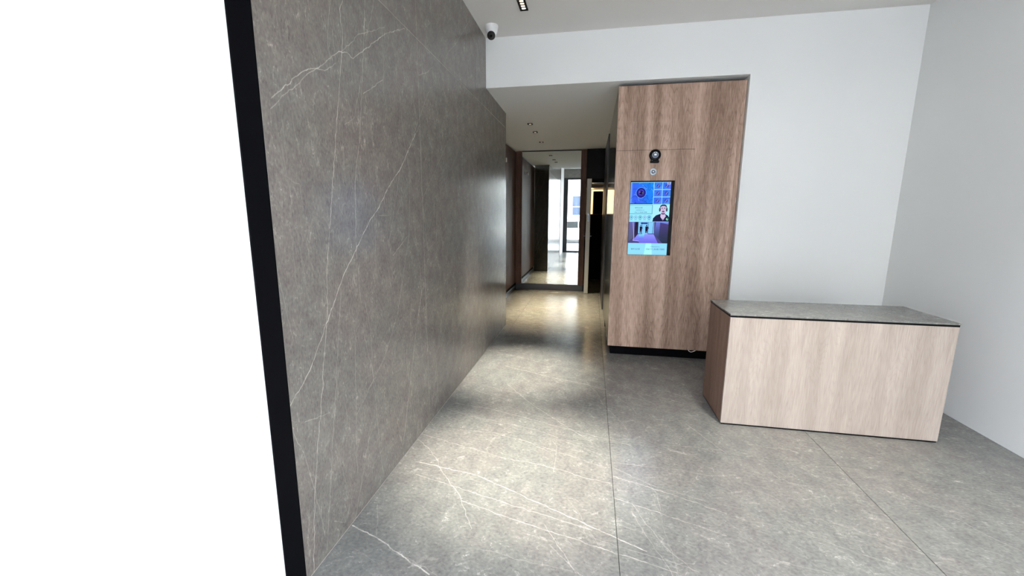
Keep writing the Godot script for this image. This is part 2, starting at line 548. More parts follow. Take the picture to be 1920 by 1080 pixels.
func build_stone_wall():
	planar(0, Vector2(-5.8, 0.0), Vector2(4.42, 3.46))
	var wall = struct("wall_left", box_st(Vector3(-1.75, 0, -5.765), Vector3(XL - 0.0012, HALL, -1.385), 0), M.grout, "tall grey-brown stone-clad wall with pale veins")
	var zs := [-1.385, -2.828, -4.275, -5.72, ZE]
	for i in 4:
		for y in [[0.004, 2.742], [2.745, HALL]]:
			var top: float = y[1]
			obj("stone_panel", box_st(Vector3(XL - 0.006, y[0], zs[i + 1] + (0.002 if i < 3 else 0.0)), Vector3(XL, top, zs[i] - 0.002), 0.0005), M.wall_stone, wall)
	planar(2, Vector2(-1.75, 0), Vector2(1.5, 3.0))
	for y in [[0.0, 2.742], [2.745, HALL]]:
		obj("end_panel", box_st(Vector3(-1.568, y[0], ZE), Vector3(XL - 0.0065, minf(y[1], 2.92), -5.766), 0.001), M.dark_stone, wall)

func build_floor():
	planar(1, Vector2.ZERO, Vector2.ONE)
	var slab = struct("floor", box_st(Vector3(-1.75, -0.2, -11.4), Vector3(3.1, -0.004, ZF + 0.15), 0), M.dark_grout, "polished grey stone floor of large slabs")
	var g := 0.0016
	for zz in [[-2.795, ZF + 0.15], [-5.605, -2.795]]:
		for xx in [[XL, 0.183], [0.183, 1.63], [1.63, 2.9]]:
			planar(1, Vector2(-1.3, -5.7), Vector2(3.0, 5.7))
			if xx[0] > 1:
				planar(1, Vector2(1.6, -5.7), Vector2(2.9, 2.9))
			obj("floor_slab", box_st(Vector3(xx[0] + (g if xx[0] > -1.1 else -0.003), -0.02, zz[0] + g), Vector3(xx[1] - g, 0, zz[1] - g), 0.0008), M.other_stone if xx[0] > 1 else M.floor_stone, slab)
	for zz in [[-7.05, -5.605], [-8.5, -7.05], [-11.4, -8.5]]:
		for xx in [[-1.57, -1.08], [-1.08, 0.187], [0.187, 1.3]]:
			planar(1, Vector2(-1.6 - zz[0] * 0.37, -8.5 - xx[0] * 0.6), Vector2(2.9, 2.9))
			obj("floor_slab", box_st(Vector3(xx[0] + g, -0.02, zz[0] + g), Vector3(xx[1] - g, 0, zz[1] - g), 0.0008), M.other_stone, slab)

# ---------------------------------------------------------------- the corridor
func build_recess_and_mirror():
	planar(0, Vector2(-8.8, 0), Vector2(1.2, 3.0))
	var wall = struct("wall_recess", box_st(Vector3(-1.75, 0, -8.95), Vector3(-1.59, 2.86, ZE - 0.002), 0), M.matt_black, "reddish wood-clad wall behind the end of the stone wall")
	for i in 4:
		var z0 := ZE - 0.005 - i * 0.74
		obj("wood_panel", box_st(Vector3(-1.59, 0.14, z0 - 0.737), Vector3(-1.57, 2.86, z0), 0.002), M.red_veneer, wall)
	struct("baseboard_left", box_st(Vector3(-1.59, 0, ZM), Vector3(-1.562, 0.085, ZE - 0.004), 0.003), M.grey_metal, "low grey metal baseboard under the wood-clad recess wall")
	var far = struct("wall_far", box_st(Vector3(-1.588, 0, -8.95), Vector3(-0.125, 2.86, -8.775), 0), M.matt_black, "end wall of the corridor that carries the mirror")
	planar(2, Vector2(-1.6, 0), Vector2(1.2, 3.0))
	for x in [[-1.568, -1.442], [-0.236, -0.126]]:
		obj("wood_strip", box_st(Vector3(x[0], 0.132, -8.775), Vector3(x[1], 2.868, ZM + 0.012), 0.002), M.red_veneer, far)
	struct("baseboard_far", box_st(Vector3(-1.56, 0, -8.775), Vector3(-0.13, 0.128, ZM + 0.004), 0.003), M.kick, "dark grey baseboard below the mirror at the corridor end")
	var t := thing("wall_mirror", "tall frameless mirror between two wood strips at corridor end", "mirror", Vector3(-0.84, 0.134, ZM))
	obj("mirror_glass", box_st(Vector3(-0.598, 0.0, -0.024), Vector3(0.602, 2.722, 0.0), 0.0015), M.mirror, t)
	obj("top_rail", box_st(Vector3(-0.6, 2.722, -0.024), Vector3(0.604, 2.738, 0.004), 0.0015), M.black_metal, t)

func build_wood_block():
	# the core, then everything that clads it
	planar(0, Vector2(-7.1, 0), Vector2(1.5, 3.0))
	var core = struct("wall_kiosk", box_st(Vector3(XP + 0.028, 0, -9.3), Vector3(1.468, 2.86, ZW - 0.04), 0), M.matt_black, "wood-panelled block with the touch screen and black recessed plinth")
	planar(2, Vector2(0.235, 0.1), Vector2(1.19, 2.82))
	var z0 := ZW - 0.03
	var parts := [
		["wood_panel", 0.236, 1.0288, 2.2705, 2.912],
		["access_panel", 0.236, 1.0288, 0.3855, 2.2675],
		["wood_panel", 0.236, 1.0288, 0.106, 0.3847],
		["wood_panel", 1.0292, 1.47, 0.106, 2.912]]
	for p in parts:
		obj(p[0], box_st(Vector3(p[1], p[3], z0), Vector3(p[2], p[4], ZW), 0.0004), M.veneer, core)
	planar(0, Vector2(-7.1, 0), Vector2(1.5, 3.0))
	for z in [[-5.98, -4.795], [-7.09, -5.983]]:
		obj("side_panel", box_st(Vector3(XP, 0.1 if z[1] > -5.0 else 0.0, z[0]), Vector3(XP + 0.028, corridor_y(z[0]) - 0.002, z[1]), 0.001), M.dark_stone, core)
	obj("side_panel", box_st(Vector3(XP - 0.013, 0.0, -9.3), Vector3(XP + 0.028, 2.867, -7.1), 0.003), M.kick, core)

func build_doorway():
	planar(2, Vector2.ZERO, Vector2.ONE)
	struct("wall_passage", box_st(Vector3(-0.6, 0, -9.3), Vector3(-0.126, 2.86, -8.951), 0), M.matt_black, "black side of the passage behind the mirror wall")
	struct("wall_passage", box_st(Vector3(-0.60, 0, -11.4), Vector3(-0.45, 2.86, -9.302), 0), M.matt_black, "black left wall of the dark room beyond the door")
	struct("wall_passage", box_st(Vector3(1.1, 0, -11.4), Vector3(1.3, 2.86, -9.302), 0), M.matt_black, "black right wall of the dark room beyond the door")
	struct("wall_passage", box_st(Vector3(-0.6, 0, -11.6), Vector3(1.3, 2.9, -11.402), 0), M.matt_black, "black end wall of the dark room beyond the door")
	var head = struct("trim_2", box_st(Vector3(-0.124, 2.30, -9.3), Vector3(0.226, 2.868, -8.66), 0.002), M.black, "black panel above the open door")
	obj("door_head", box_st(Vector3(-0.016, 2.225, -9.3), Vector3(0.226, 2.299, -8.65), 0.002), M.matt_black, head)
	obj("edge_strip", box_st(Vector3(-0.016, 2.214, -8.70), Vector3(0.226, 2.224, -8.645), 0.001), M.grey_metal, head)
	var leaf := new_st()
	rbox(leaf, Vector3(-0.100, 0.008, -9.28), Vector3(-0.024, 2.285, -8.512), 0.002)
	var door = struct("door_1", leaf, M.matt_black, "thick black door standing open, its pale edge towards the corridor")
	obj("edge", box_st(Vector3(-0.102, 0.006, -8.512), Vector3(-0.022, 2.287, -8.500), 0.0015), M.door_edge, door)
	obj("latch_plate", box_st(Vector3(-0.072, 1.45, -8.5005), Vector3(-0.052, 1.62, -8.497), 0.001), M.grey_metal, door)
	for s in [-1.0, 1.0]:
		var x := -0.101 if s < 0 else -0.023
		var hs := new_st()
		rbox(hs, Vector3(x, 1.10, -8.60), Vector3(x + s * 0.008, 1.24, -8.545), 0.002)
		var plate := obj("handle_plate", hs, M.grey_metal, door)
		var lv := new_st()
		tube(lv, [Vector3(x + s * 0.006, 1.17, -8.57), Vector3(x + s * 0.035, 1.17, -8.57), Vector3(x + s * 0.035, 1.165, -8.69)], 0.008, 10)
		obj("lever", lv, M.grey_metal, plate)
	# the lit cabinet inside the dark room
	var c := thing("backlit_panel", "black panel edged by warm strip light in the dark room", "light panel", Vector3(0.17, 0.0, -10.5))
	obj("back_board", box_st(Vector3(-0.45, 1.60, -0.12), Vector3(0.45, 2.19, -0.09), 0.002), M.pale_veneer, c)
	obj("lower_cabinet", box_st(Vector3(-0.45, 0.0, -0.12), Vector3(0.45, 1.60, 0.04), 0.003), M.matt_black, c)
	obj("panel", box_st(Vector3(-0.135, 1.605, -0.05), Vector3(0.14, 2.15, -0.03), 0.002), M.matt_black, c)
	obj("wood_lintel", box_st(Vector3(-0.45, 2.20, -0.12), Vector3(0.45, 2.36, 0.55), 0.003), M.pale_veneer, c)
	obj("light_strip", box_st(Vector3(-0.19, 1.61, -0.09), Vector3(-0.150, 2.19, -0.06), 0.002), M.led, c)
	obj("light_strip", box_st(Vector3(0.150, 1.61, -0.09), Vector3(0.19, 2.19, -0.06), 0.002), M.led, c)
	obj("light_strip", box_st(Vector3(-0.149, 2.16, -0.09), Vector3(0.149, 2.19, -0.06), 0.002), M.led, c)
	for x in [-0.17, 0.17]:
		var l := AreaLight3D.new()
		l.name = "strip_light"
		l.area_size = Vector2(0.035, 0.56)
		l.light_color = Color(1.0, 0.86, 0.62)
		l.light_energy = 0.15
		l.shadow_enabled = true
		l.position = Vector3(x, 1.9, -0.055)
		c.add_child(l, true)
		l.rotation = Vector3(0, PI, 0)

# ---------------------------------------------------------------- the street, seen in the mirror
func build_street():
	planar(1, Vector2.ZERO, Vector2.ONE)
	struct("ground", box_st(Vector3(-14, -0.3, ZF + 0.16), Vector3(14, -0.02, 4.0), 0), plain(Color8(176, 174, 170), 0.9), "pale pavement outside the glazed front")
	struct("ground", box_st(Vector3(-14, -0.3, 4.0), Vector3(14, -0.14, 10.0), 0), plain(Color8(120, 120, 122), 0.9), "grey street outside the glazed front")
	struct("ground", box_st(Vector3(-14, -0.3, 10.0), Vector3(14, -0.02, 12.4), 0), plain(Color8(176, 174, 170), 0.9), "pale pavement across the street")
	var b := thing("building", "white building with blue-grey windows across the street, seen mirrored", "building", Vector3(0, 0, 12.4))
	obj("facade", box_st(Vector3(-12, -0.3, 0.06), Vector3(12, 7.5, 3.0), 0.01), plain(Color8(226, 224, 218), 0.9), b)
	for i in 8:
		for y in [1.55, 4.6]:
			var x := -8.225 + i * 2.3
			var f := new_st()
			rbox(f, Vector3(x - 0.06, y - 0.06, 0), Vector3(x + 1.16, y, 0.06))
			rbox(f, Vector3(x - 0.06, y + 1.3, 0), Vector3(x + 1.16, y + 1.36, 0.06))
			rbox(f, Vector3(x - 0.06, y, 0), Vector3(x, y + 1.3, 0.06))
			rbox(f, Vector3(x + 1.1, y, 0), Vector3(x + 1.16, y + 1.3, 0.06))
			rbox(f, Vector3(x, y + 0.55, 0), Vector3(x + 1.1, y + 0.59, 0.06))
			var w := obj("window_frame", f, M.white_plastic, b)
			obj("pane", box_st(Vector3(x, y, 0.03), Vector3(x + 1.1, y + 1.3, 0.05), 0), plain(Color8(38, 52, 76), 0.25), w)
	obj("ledge", box_st(Vector3(-12, 1.12, -0.06), Vector3(12, 1.24, 0.06), 0.01), plain(Color8(150, 160, 168), 0.8), b)
	var car := thing("car", "white parked car outside the glazed front, seen mirrored", "car", Vector3(-0.9, -0.14, 9.0))
	var prof := [Vector2(-2.05, 0.28), Vector2(-2.1, 0.62), Vector2(-1.95, 0.82), Vector2(-1.1, 0.92), Vector2(-0.55, 1.36), Vector2(0.95, 1.40), Vector2(1.55, 0.98), Vector2(2.0, 0.92), Vector2(2.1, 0.55), Vector2(2.05, 0.28)]
	var body := new_st()
	prism(body, prof, -0.85, 0.85)
	obj("body", body, plain(Color8(235, 235, 235), 0.25), car)
	var gl := new_st()
	prism(gl, [Vector2(-1.0, 0.93), Vector2(-0.52, 1.30), Vector2(0.12, 1.33), Vector2(0.12, 0.93)], -0.86, 0.86)
	prism(gl, [Vector2(0.18, 0.93), Vector2(0.18, 1.33), Vector2(0.92, 1.34), Vector2(1.42, 0.96)], -0.86, 0.86)
	obj("side_windows", gl, M.glossy_black, car)
	for x in [-1.35, 1.35]:
		for s in [-1.0, 1.0]:
			var wst := new_st()
			lathe(wst, [Vector2(0, 0.0), Vector2(0.20, 0.0), Vector2(0.21, 0.02), Vector2(0.30, 0.02), Vector2(0.32, -0.03), Vector2(0.32, -0.2)], look(Vector3(0, 0, s), Vector3(x, 0.32, s * 0.86)), 20)
			obj("wheel", wst, M.black, car)

func prism(st, prof: Array, z0: float, z1: float):
	var poly := PackedVector2Array(prof)
	var idx := Geometry2D.triangulate_polygon(poly)
	for i in range(0, idx.size(), 3):
		for s in [[z0, Vector3.FORWARD], [z1, Vector3.BACK]]:
			var p := []
			for j in 3:
				p.append(Vector3(poly[idx[i + j]].x, poly[idx[i + j]].y, s[0]))
			tri(st, p[0], p[1], p[2], s[1])
	var turn := 1.0 if Geometry2D.is_polygon_clockwise(poly) else -1.0
	for i in prof.size():
		var a: Vector2 = prof[i]
		var b: Vector2 = prof[(i + 1) % prof.size()]
		var n := (b - a).orthogonal().normalized() * turn
		var mid := (a + b) / 2 + n * 0.001
		if Geometry2D.is_point_in_polygon(mid, poly):
			n = -n
		quad(st, Vector3(a.x, a.y, z0), Vector3(b.x, b.y, z0), Vector3(b.x, b.y, z1), Vector3(a.x, a.y, z1), Vector3(n.x, n.y, 0))

# ---------------------------------------------------------------- furniture
func build_desk():
	var d := thing("reception_desk", "wood reception desk with thin grey stone top", "desk", Vector3(1.04, 0, -3.24))
	planar(0, Vector2(-0.6, 0), Vector2(0.9, 0.9))
	obj("side_panel", box_st(Vector3(0.0, 0.012, -0.125), Vector3(0.022, 0.853, -0.021), 0.001), M.desk_veneer, d)
	obj("side_panel", box_st(Vector3(0.0, 0.012, -0.535), Vector3(0.022, 0.853, -0.1265), 0.001), M.desk_veneer, d)
	obj("side_panel", box_st(Vector3(1.42, 0.012, -0.535), Vector3(1.44, 0.853, -0.021), 0.001), M.desk_veneer, d)
	planar(2, Vector2(0, 0), Vector2(0.9, 0.9))
	obj("front_panel", box_st(Vector3(0.0, 0.012, -0.02), Vector3(1.44, 0.853, 0.0), 0.001), M.pale_veneer, d)
	obj("plinth", box_st(Vector3(0.004, 0.0, -0.53), Vector3(1.436, 0.012, -0.004), 0.001), M.black, d)
	obj("inner_shelf", box_st(Vector3(0.023, 0.40, -0.50), Vector3(1.419, 0.42, -0.021), 0.001), M.desk_veneer, d)
	planar(1, Vector2(0, 0), Vector2(2.9, 2.9))
	obj("underside_strip", box_st(Vector3(-0.001, 0.853, -0.537), Vector3(1.441, 0.867, 0.001), 0.001), M.black, d)
	obj("top", box_st(Vector3(-0.004, 0.867, -0.54), Vector3(1.444, 0.880, 0.004), 0.0015), M.other_stone, d)

# ---------------------------------------------------------------- the touch screen
var can: Image

func blot(x0: float, y0: float, x1: float, y1: float, c: Color):
	can.fill_rect(Rect2i(int(x0), int(y0), maxi(1, int(x1 - x0)), maxi(1, int(y1 - y0))), c)

func dab(x: int, y: int, c: Color, a: float):
	if x >= 0 and y >= 0 and x < can.get_width() and y < can.get_height() and a > 0.0:
		can.set_pixel(x, y, can.get_pixel(x, y).lerp(c, clampf(a, 0, 1)))

func oval(cx: float, cy: float, rx: float, ry: float, c: Color, ring := 0.0, a := 1.0):
	for y in range(int(cy - ry - 2), int(cy + ry + 3)):
		for x in range(int(cx - rx - 2), int(cx + rx + 3)):
			var d := (Vector2((x + 0.5 - cx) / rx, (y + 0.5 - cy) / ry).length() - 1.0) * minf(rx, ry)
			var k := clampf(0.5 - d, 0, 1)
			if ring > 0.0:
				k = clampf(ring * 0.5 + 0.5 - absf(d), 0, 1)
			dab(x, y, c, k * a)

func stroke(pts: Array, r: float, c: Color, a := 1.0):
	for s in pts.size() - 1:
		var p: Vector2 = pts[s]
		var q: Vector2 = pts[s + 1]
		var n := int((q - p).length()) + 1
		for i in n + 1:
			var m := p.lerp(q, float(i) / n)
			for y in range(int(m.y - r - 1), int(m.y + r + 2)):
				for x in range(int(m.x - r - 1), int(m.x + r + 2)):
					dab(x, y, c, clampf(r + 0.5 - Vector2(x + 0.5 - m.x, y + 0.5 - m.y).length(), 0, 1) * a)

func shape(pts: Array, c: Color, c2 = null):
	var poly := PackedVector2Array(pts)
	var r := Rect2(poly[0], Vector2.ZERO)
	for p in poly:
		r = r.expand(p)
	for y in range(int(r.position.y), int(r.end.y) + 1):
		for x in range(int(r.position.x), int(r.end.x) + 1):
			if Geometry2D.is_point_in_polygon(Vector2(x + 0.5, y + 0.5), poly):
				dab(x, y, c if c2 == null else c.lerp(c2, (y - r.position.y) / maxf(1.0, r.size.y)), 1.0)

func screen_picture() -> Image:
	var w := 416
	var h := 784
	can = Image.create(w, h, false, Image.FORMAT_RGB8)
	var rng := RandomNumberGenerator.new()
	rng.seed = 4
	var pale := Color8(150, 226, 250)
	can.fill(pale)
	# a big lens on a circuit board
	for y in 232:
		for x in 240:
			can.set_pixel(x, y, Color8(52, 96, 238).lerp(Color8(8, 138, 246), clampf((x - y * 0.4) / 220.0, 0, 1)).lerp(Color8(140, 190, 255), clampf((26.0 - x) / 30.0, 0, 1)))
	var navy := Color8(16, 28, 150)
	for i in 34:
		var p := Vector2(rng.randf_range(4, 236), rng.randf_range(8, 222))
		var pts := [p]
		for k in 3:
			p += [Vector2(34, 0), Vector2(0, 34), Vector2(22, 22), Vector2(22, -22)][rng.randi() % 4] * rng.randf_range(0.4, 1.2)
			pts.append(p.clamp(Vector2(2, 4), Vector2(237, 226)))
		stroke(pts, 1.1, navy if i % 3 else Color8(150, 200, 255), 0.75)
	oval(112, 112, 52, 56, Color8(120, 170, 255), 3.0)
	oval(112, 112, 47, 51, Color8(14, 14, 110))
	oval(112, 112, 36, 39, Color8(60, 50, 190))
	oval(112, 112, 33, 36, Color8(30, 20, 140))
	oval(112, 108, 25, 27, Color8(140, 120, 240), 4.0, 0.7)
	oval(116, 114, 17, 19, Color8(6, 8, 50))
	oval(126, 112, 4, 9, Color8(120, 130, 150), 0.0, 0.8)
	oval(98, 104, 7, 5, Color8(170, 150, 255), 0.0, 0.8)
	blot(0, 224, 240, 232, Color8(10, 14, 70))
	blot(0, 0, 240, 5, pale)
	# six small pictures
	for j in 3:
		for i in 2:
			var x0 := 246 + i * 88
			var y0 := 5 + j * 78
			blot(x0, y0, x0 + 82, y0 + 71, Color8(52, 110, 235))
			for k in 60:
				blot(x0 + rng.randf_range(0, 70), y0 + rng.randf_range(0, 66), x0 + rng.randf_range(70, 82), y0 + 70, Color8(52 + rng.randi() % 40, 104 + rng.randi() % 50, 240)) if k < 8 else stroke([Vector2(x0 + rng.randf_range(3, 78), y0 + rng.randf_range(3, 66)), Vector2(x0 + rng.randf_range(3, 78), y0 + rng.randf_range(3, 66))], 0.7, navy, 0.08)
			oval(x0 + 42, y0 + 36, 17, 19, Color8(20, 30, 150), 0.0, 0.9)
			oval(x0 + 42, y0 + 36, 12, 14, Color8(110, 130, 240), 3.0, 0.8)
			stroke([Vector2(x0 + 36, y0 + 46), Vector2(x0 + 48, y0 + 26)], 2.2, Color8(180, 190, 255), 0.8)
	blot(378, 2, 412, 26, Color8(190, 196, 235))
	for y in [7, 16]:
		blot(384, y, 406, y + 5, Color8(30, 30, 90))
	# contact card and icons
	blot(0, 240, 240, 243, Color8(60, 110, 150))
	blot(0, 334, 238, 338, Color8(40, 110, 140))
	blot(236, 243, 240, 336, Color8(40, 110, 140))
	for i in 5:
		var cx := 22.0 + i * 47
		var col = [Color8(70, 110, 150), Color8(110, 140, 190), Color8(20, 100, 120), Color8(140, 130, 190), Color8(10, 60, 150)][i]
		oval(cx, 374, 17, 18, col, 3.0)
		oval(cx, 374, 8, 9, col, 0.0, 0.7)
		stroke([Vector2(cx - 14, 402), Vector2(cx + 14, 402)], 1.4, col, 0.8)
	# a man with a headset, in a dark shirt
	blot(244, 243, 416, 420, Color8(166, 232, 250))
	var skin := Color8(206, 186, 222)
	shape([V(246, 420), V(252, 384), V(282, 352), V(330, 336), V(368, 336), V(400, 352), V(416, 372), V(416, 420)], Color8(20, 22, 62))
	shape([V(328, 346), V(334, 322), V(372, 322), V(374, 346), V(384, 360), V(354, 408), V(326, 368)], skin)
	oval(353, 290, 32, 50, skin)
	oval(353, 256, 33, 18, Color8(24, 30, 64))
	oval(353, 268, 28, 16, skin)
	oval(353, 334, 20, 10, Color8(70, 44, 90), 0.0, 0.85)
	oval(353, 322, 14, 8, skin)
	oval(353, 311, 15, 5, Color8(60, 36, 84))
	oval(353, 319, 8, 3, Color8(150, 100, 150))
	stroke([V(353, 284), V(350, 300), V(357, 302)], 1.6, Color8(150, 124, 180))
	for s in [-1.0, 1.0]:
		oval(353 + s * 13, 281, 6, 3, Color8(60, 48, 92))
		stroke([V(353 + s * 21, 273), V(353 + s * 7, 273)], 2.0, Color8(60, 40, 80))
		oval(353 + s * 36, 293, 9, 19, Color8(24, 34, 52))
		oval(353 + s * 38, 293, 4, 11, Color8(90, 110, 130))
	stroke([V(318, 278), V(324, 252), V(340, 240), V(366, 240), V(382, 252), V(388, 278)], 3.0, Color8(40, 60, 90))
	stroke([V(350, 392), V(354, 410)], 2.0, Color8(90, 80, 120))
	oval(398, 394, 15, 16, Color8(20, 140, 100))
	stroke([V(392, 386), V(393, 394), V(398, 400), V(405, 402)], 2.4, Color8(235, 250, 245))
	# the entrance seen by a camera
	blot(0, 424, 416, 656, Color8(74, 66, 126))
	shape([V(0, 424), V(66, 424), V(60, 590), V(0, 640)], Color8(96, 96, 170), Color8(86, 90, 112))
	shape([V(66, 424), V(100, 424), V(104, 556), V(74, 600), V(60, 600)], Color8(30, 16, 44), Color8(44, 36, 80))
	shape([V(416, 424), V(286, 424), V(270, 556), V(366, 656), V(416, 656)], Color8(110, 120, 220), Color8(28, 40, 60))
	shape([V(416, 450), V(330, 430), V(322, 590), V(416, 640)], Color8(72, 60, 130), Color8(40, 50, 70))
	blot(102, 426, 268, 556, Color8(130, 200, 250))
	blot(128, 430, 198, 448, Color8(40, 70, 150))
	for x in [140, 206, 262]:
		stroke([V(x, 430), V(x - (8 if x > 250 else 0), 556)], 2.0, Color8(20, 40, 90))
	for x in [150, 190]:
		stroke([V(x, 460), V(x, 520)], 1.0, Color8(90, 140, 200))
	blot(100, 550, 148, 556, Color8(20, 20, 60))
	blot(208, 550, 268, 556, Color8(20, 20, 60))
	shape([V(102, 556), V(268, 556), V(318, 656), V(120, 656), V(112, 634), V(50, 626)], Color8(140, 150, 250), Color8(110, 100, 226))
	shape([V(110, 556), V(172, 556), V(168, 606), V(112, 610)], Color8(130, 220, 255), Color8(100, 110, 240))
	stroke([V(44, 430), V(62, 596), V(52, 628), V(114, 634)], 2.2, Color8(200, 190, 255), 0.9)
	for f in [[128.0, 0.9], [190.0, 1.15]]:
		var x: float = f[0]
		var s: float = f[1]
		oval(x, 464, 6 * s, 7 * s, Color8(24, 12, 44))
		shape([V(x - 12 * s, 474), V(x + 12 * s, 474), V(x + 11 * s, 508), V(x + 8 * s, 546), V(x + 2, 546), V(x, 516), V(x - 4, 546), V(x - 9 * s, 546), V(x - 11 * s, 508)], Color8(26, 14, 50))
		stroke([V(x + 12 * s, 478), V(x + 19 * s, 494)], 3.0, Color8(26, 14, 50))
	# strip at the foot
	blot(0, 656, 416, 784, Color8(142, 218, 250))
	shape([V(190, 656), V(250, 656), V(262, 784), V(176, 784)], Color8(166, 244, 250))
	return can

func lettering(parent, text: String, size: float, at: Vector3, c: Color, spread := 0.0):
	var tm := TextMesh.new()
	tm.text = text
	var f := SystemFont.new()
	f.font_names = PackedStringArray(["Droid Sans"])
	tm.font = f
	tm.font_size = 32
	tm.pixel_size = size / 24.0
	tm.depth = 0.0006
	tm.curve_step = 1.0
	var o := MeshInstance3D.new()
	o.name = "lettering"
	o.mesh = tm
	o.material_override = plain(c, 0.7)
	o.position = at
	parent.add_child(o, true)

func build_display():
	var t := thing("touch_screen", "tall lit touch screen set in the wood panelling", "screen", Vector3(0.612, 1.166, ZW))
	planar(2, Vector2.ZERO, Vector2.ONE)
	var x0 := -0.207
	var x1 := 0.204
	var h := 0.774
	var hs := new_st()
	rbox(hs, Vector3(x0 - 0.003, -0.003, 0.0), Vector3(0.24, 0.0, 0.010), 0.001)
	rbox(hs, Vector3(x0 - 0.003, h, 0.0), Vector3(0.24, 0.788, 0.010), 0.001)
	rbox(hs, Vector3(x0 - 0.003, 0.0, 0.0), Vector3(x0, h, 0.010), 0.001)
	rbox(hs, Vector3(x1, 0.0, 0.0), Vector3(0.24, h, 0.010), 0.001)
	obj("bezel", hs, M.black, t)
	planar(2, Vector2(x0, 0), Vector2(x1 - x0, h))
	var pic := screen_picture()
	pic.generate_mipmaps()
	var tex := ImageTexture.create_from_image(pic)
	var m := plain(Color8(4, 4, 5), 0.25, 0.0, 0.12)
	m.emission_enabled = true
	m.emission = Color.BLACK
	m.emission_texture = tex
	m.emission_operator = BaseMaterial3D.EMISSION_OP_ADD
	m.emission_energy_multiplier = 1.1
	var scr := obj("display", box_st(Vector3(x0, 0.0, 0.0), Vector3(x1, h, 0.006), 0.0), m, t)
	var navy := Color8(20, 40, 110)
	var at := func(px: float, py: float) -> Vector3: return Vector3(lerpf(x0, x1, px / 416.0), h * (1.0 - py / 784.0), 0.0064)
	lettering(scr, "NYCLUSE", 0.015, at.call(96, 272), navy)
	lettering(scr, "COMUNICATE AL", 0.009, at.call(110, 297), navy)
	lettering(scr, "+54 11 3638 7000", 0.0125, at.call(118, 320), navy)
	lettering(scr, "NYCLUSE", 0.0175, at.call(84, 722), navy)
	lettering(scr, "COMUNICATE AL", 0.0095, at.call(290, 694), navy)
	lettering(scr, "+54 11 3638 7000", 0.0185, at.call(292, 722), navy)
	var l := AreaLight3D.new()
	l.name = "screen_light"
	l.area_size = Vector2(x1 - x0, h)
	l.light_color = Color(0.45, 0.66, 1.0)
	l.light_energy = 0.12
	l.shadow_enabled = true
	l.position = Vector3((x0 + x1) / 2, h / 2, 0.012)
	t.add_child(l, true)
	l.rotation = Vector3(0, PI, 0)

# ---------------------------------------------------------------- lamps and fittings
func downlight(label: String, at: Vector3, cells: int, group: String, energy: float, cone: float, tilt := 0.0):
	var t := thing("downlight", label, "ceiling light", at, group)
	var pitch := 0.045
	var half := pitch * cells / 2.0 + 0.008
	var w := 0.027
	var fr := new_st()
	planar(1, Vector2.ZERO, Vector2.ONE)
	rbox(fr, Vector3(-w - 0.010, -0.010, -half - 0.008), Vector3(-w + 0.004, 0, half + 0.008), 0.001)
	rbox(fr, Vector3(w - 0.004, -0.010, -half - 0.008), Vector3(w + 0.010, 0, half + 0.008), 0.001)
	for s in [-1.0, 1.0]:
		rbox(fr, Vector3(-w, -0.010, s * half - 0.007), Vector3(w, 0, s * half + 0.007), 0.001)
	for i in cells - 1:
		var z := -pitch * cells / 2.0 + pitch * (i + 1)
		rbox(fr, Vector3(-w, -0.008, z - 0.005), Vector3(w, 0, z + 0.005), 0.001)
	obj("frame", fr, M.black, t)
	obj("back_plate", box_st(Vector3(-w, -0.002, -half), Vector3(w, 0, half), 0), M.matt_black, t)
	for i in cells:
		var z := -pitch * cells / 2.0 + pitch * (i + 0.5)
		obj("lamp_lens", box_st(Vector3(-0.017, -0.006, z - 0.015), Vector3(0.017, -0.002, z + 0.015), 0.0015), M.lamp, t)
	var l := SpotLight3D.new()
	l.name = "lamp_light"
	l.light_color = Color(1.0, 0.985, 0.94) if cells > 1 else Color(1.0, 0.93, 0.79)
	l.light_energy = energy
	l.spot_range = 12.0
	l.spot_attenuation = 2.0
	l.spot_angle = cone
	l.spot_angle_attenuation = 1.0
	l.light_size = 0.04
	l.shadow_enabled = true
	l.position = Vector3(0, -0.014, 0)
	l.basis = Basis.looking_at(Vector3(tilt, -1, 0), Vector3.FORWARD)
	t.add_child(l, true)

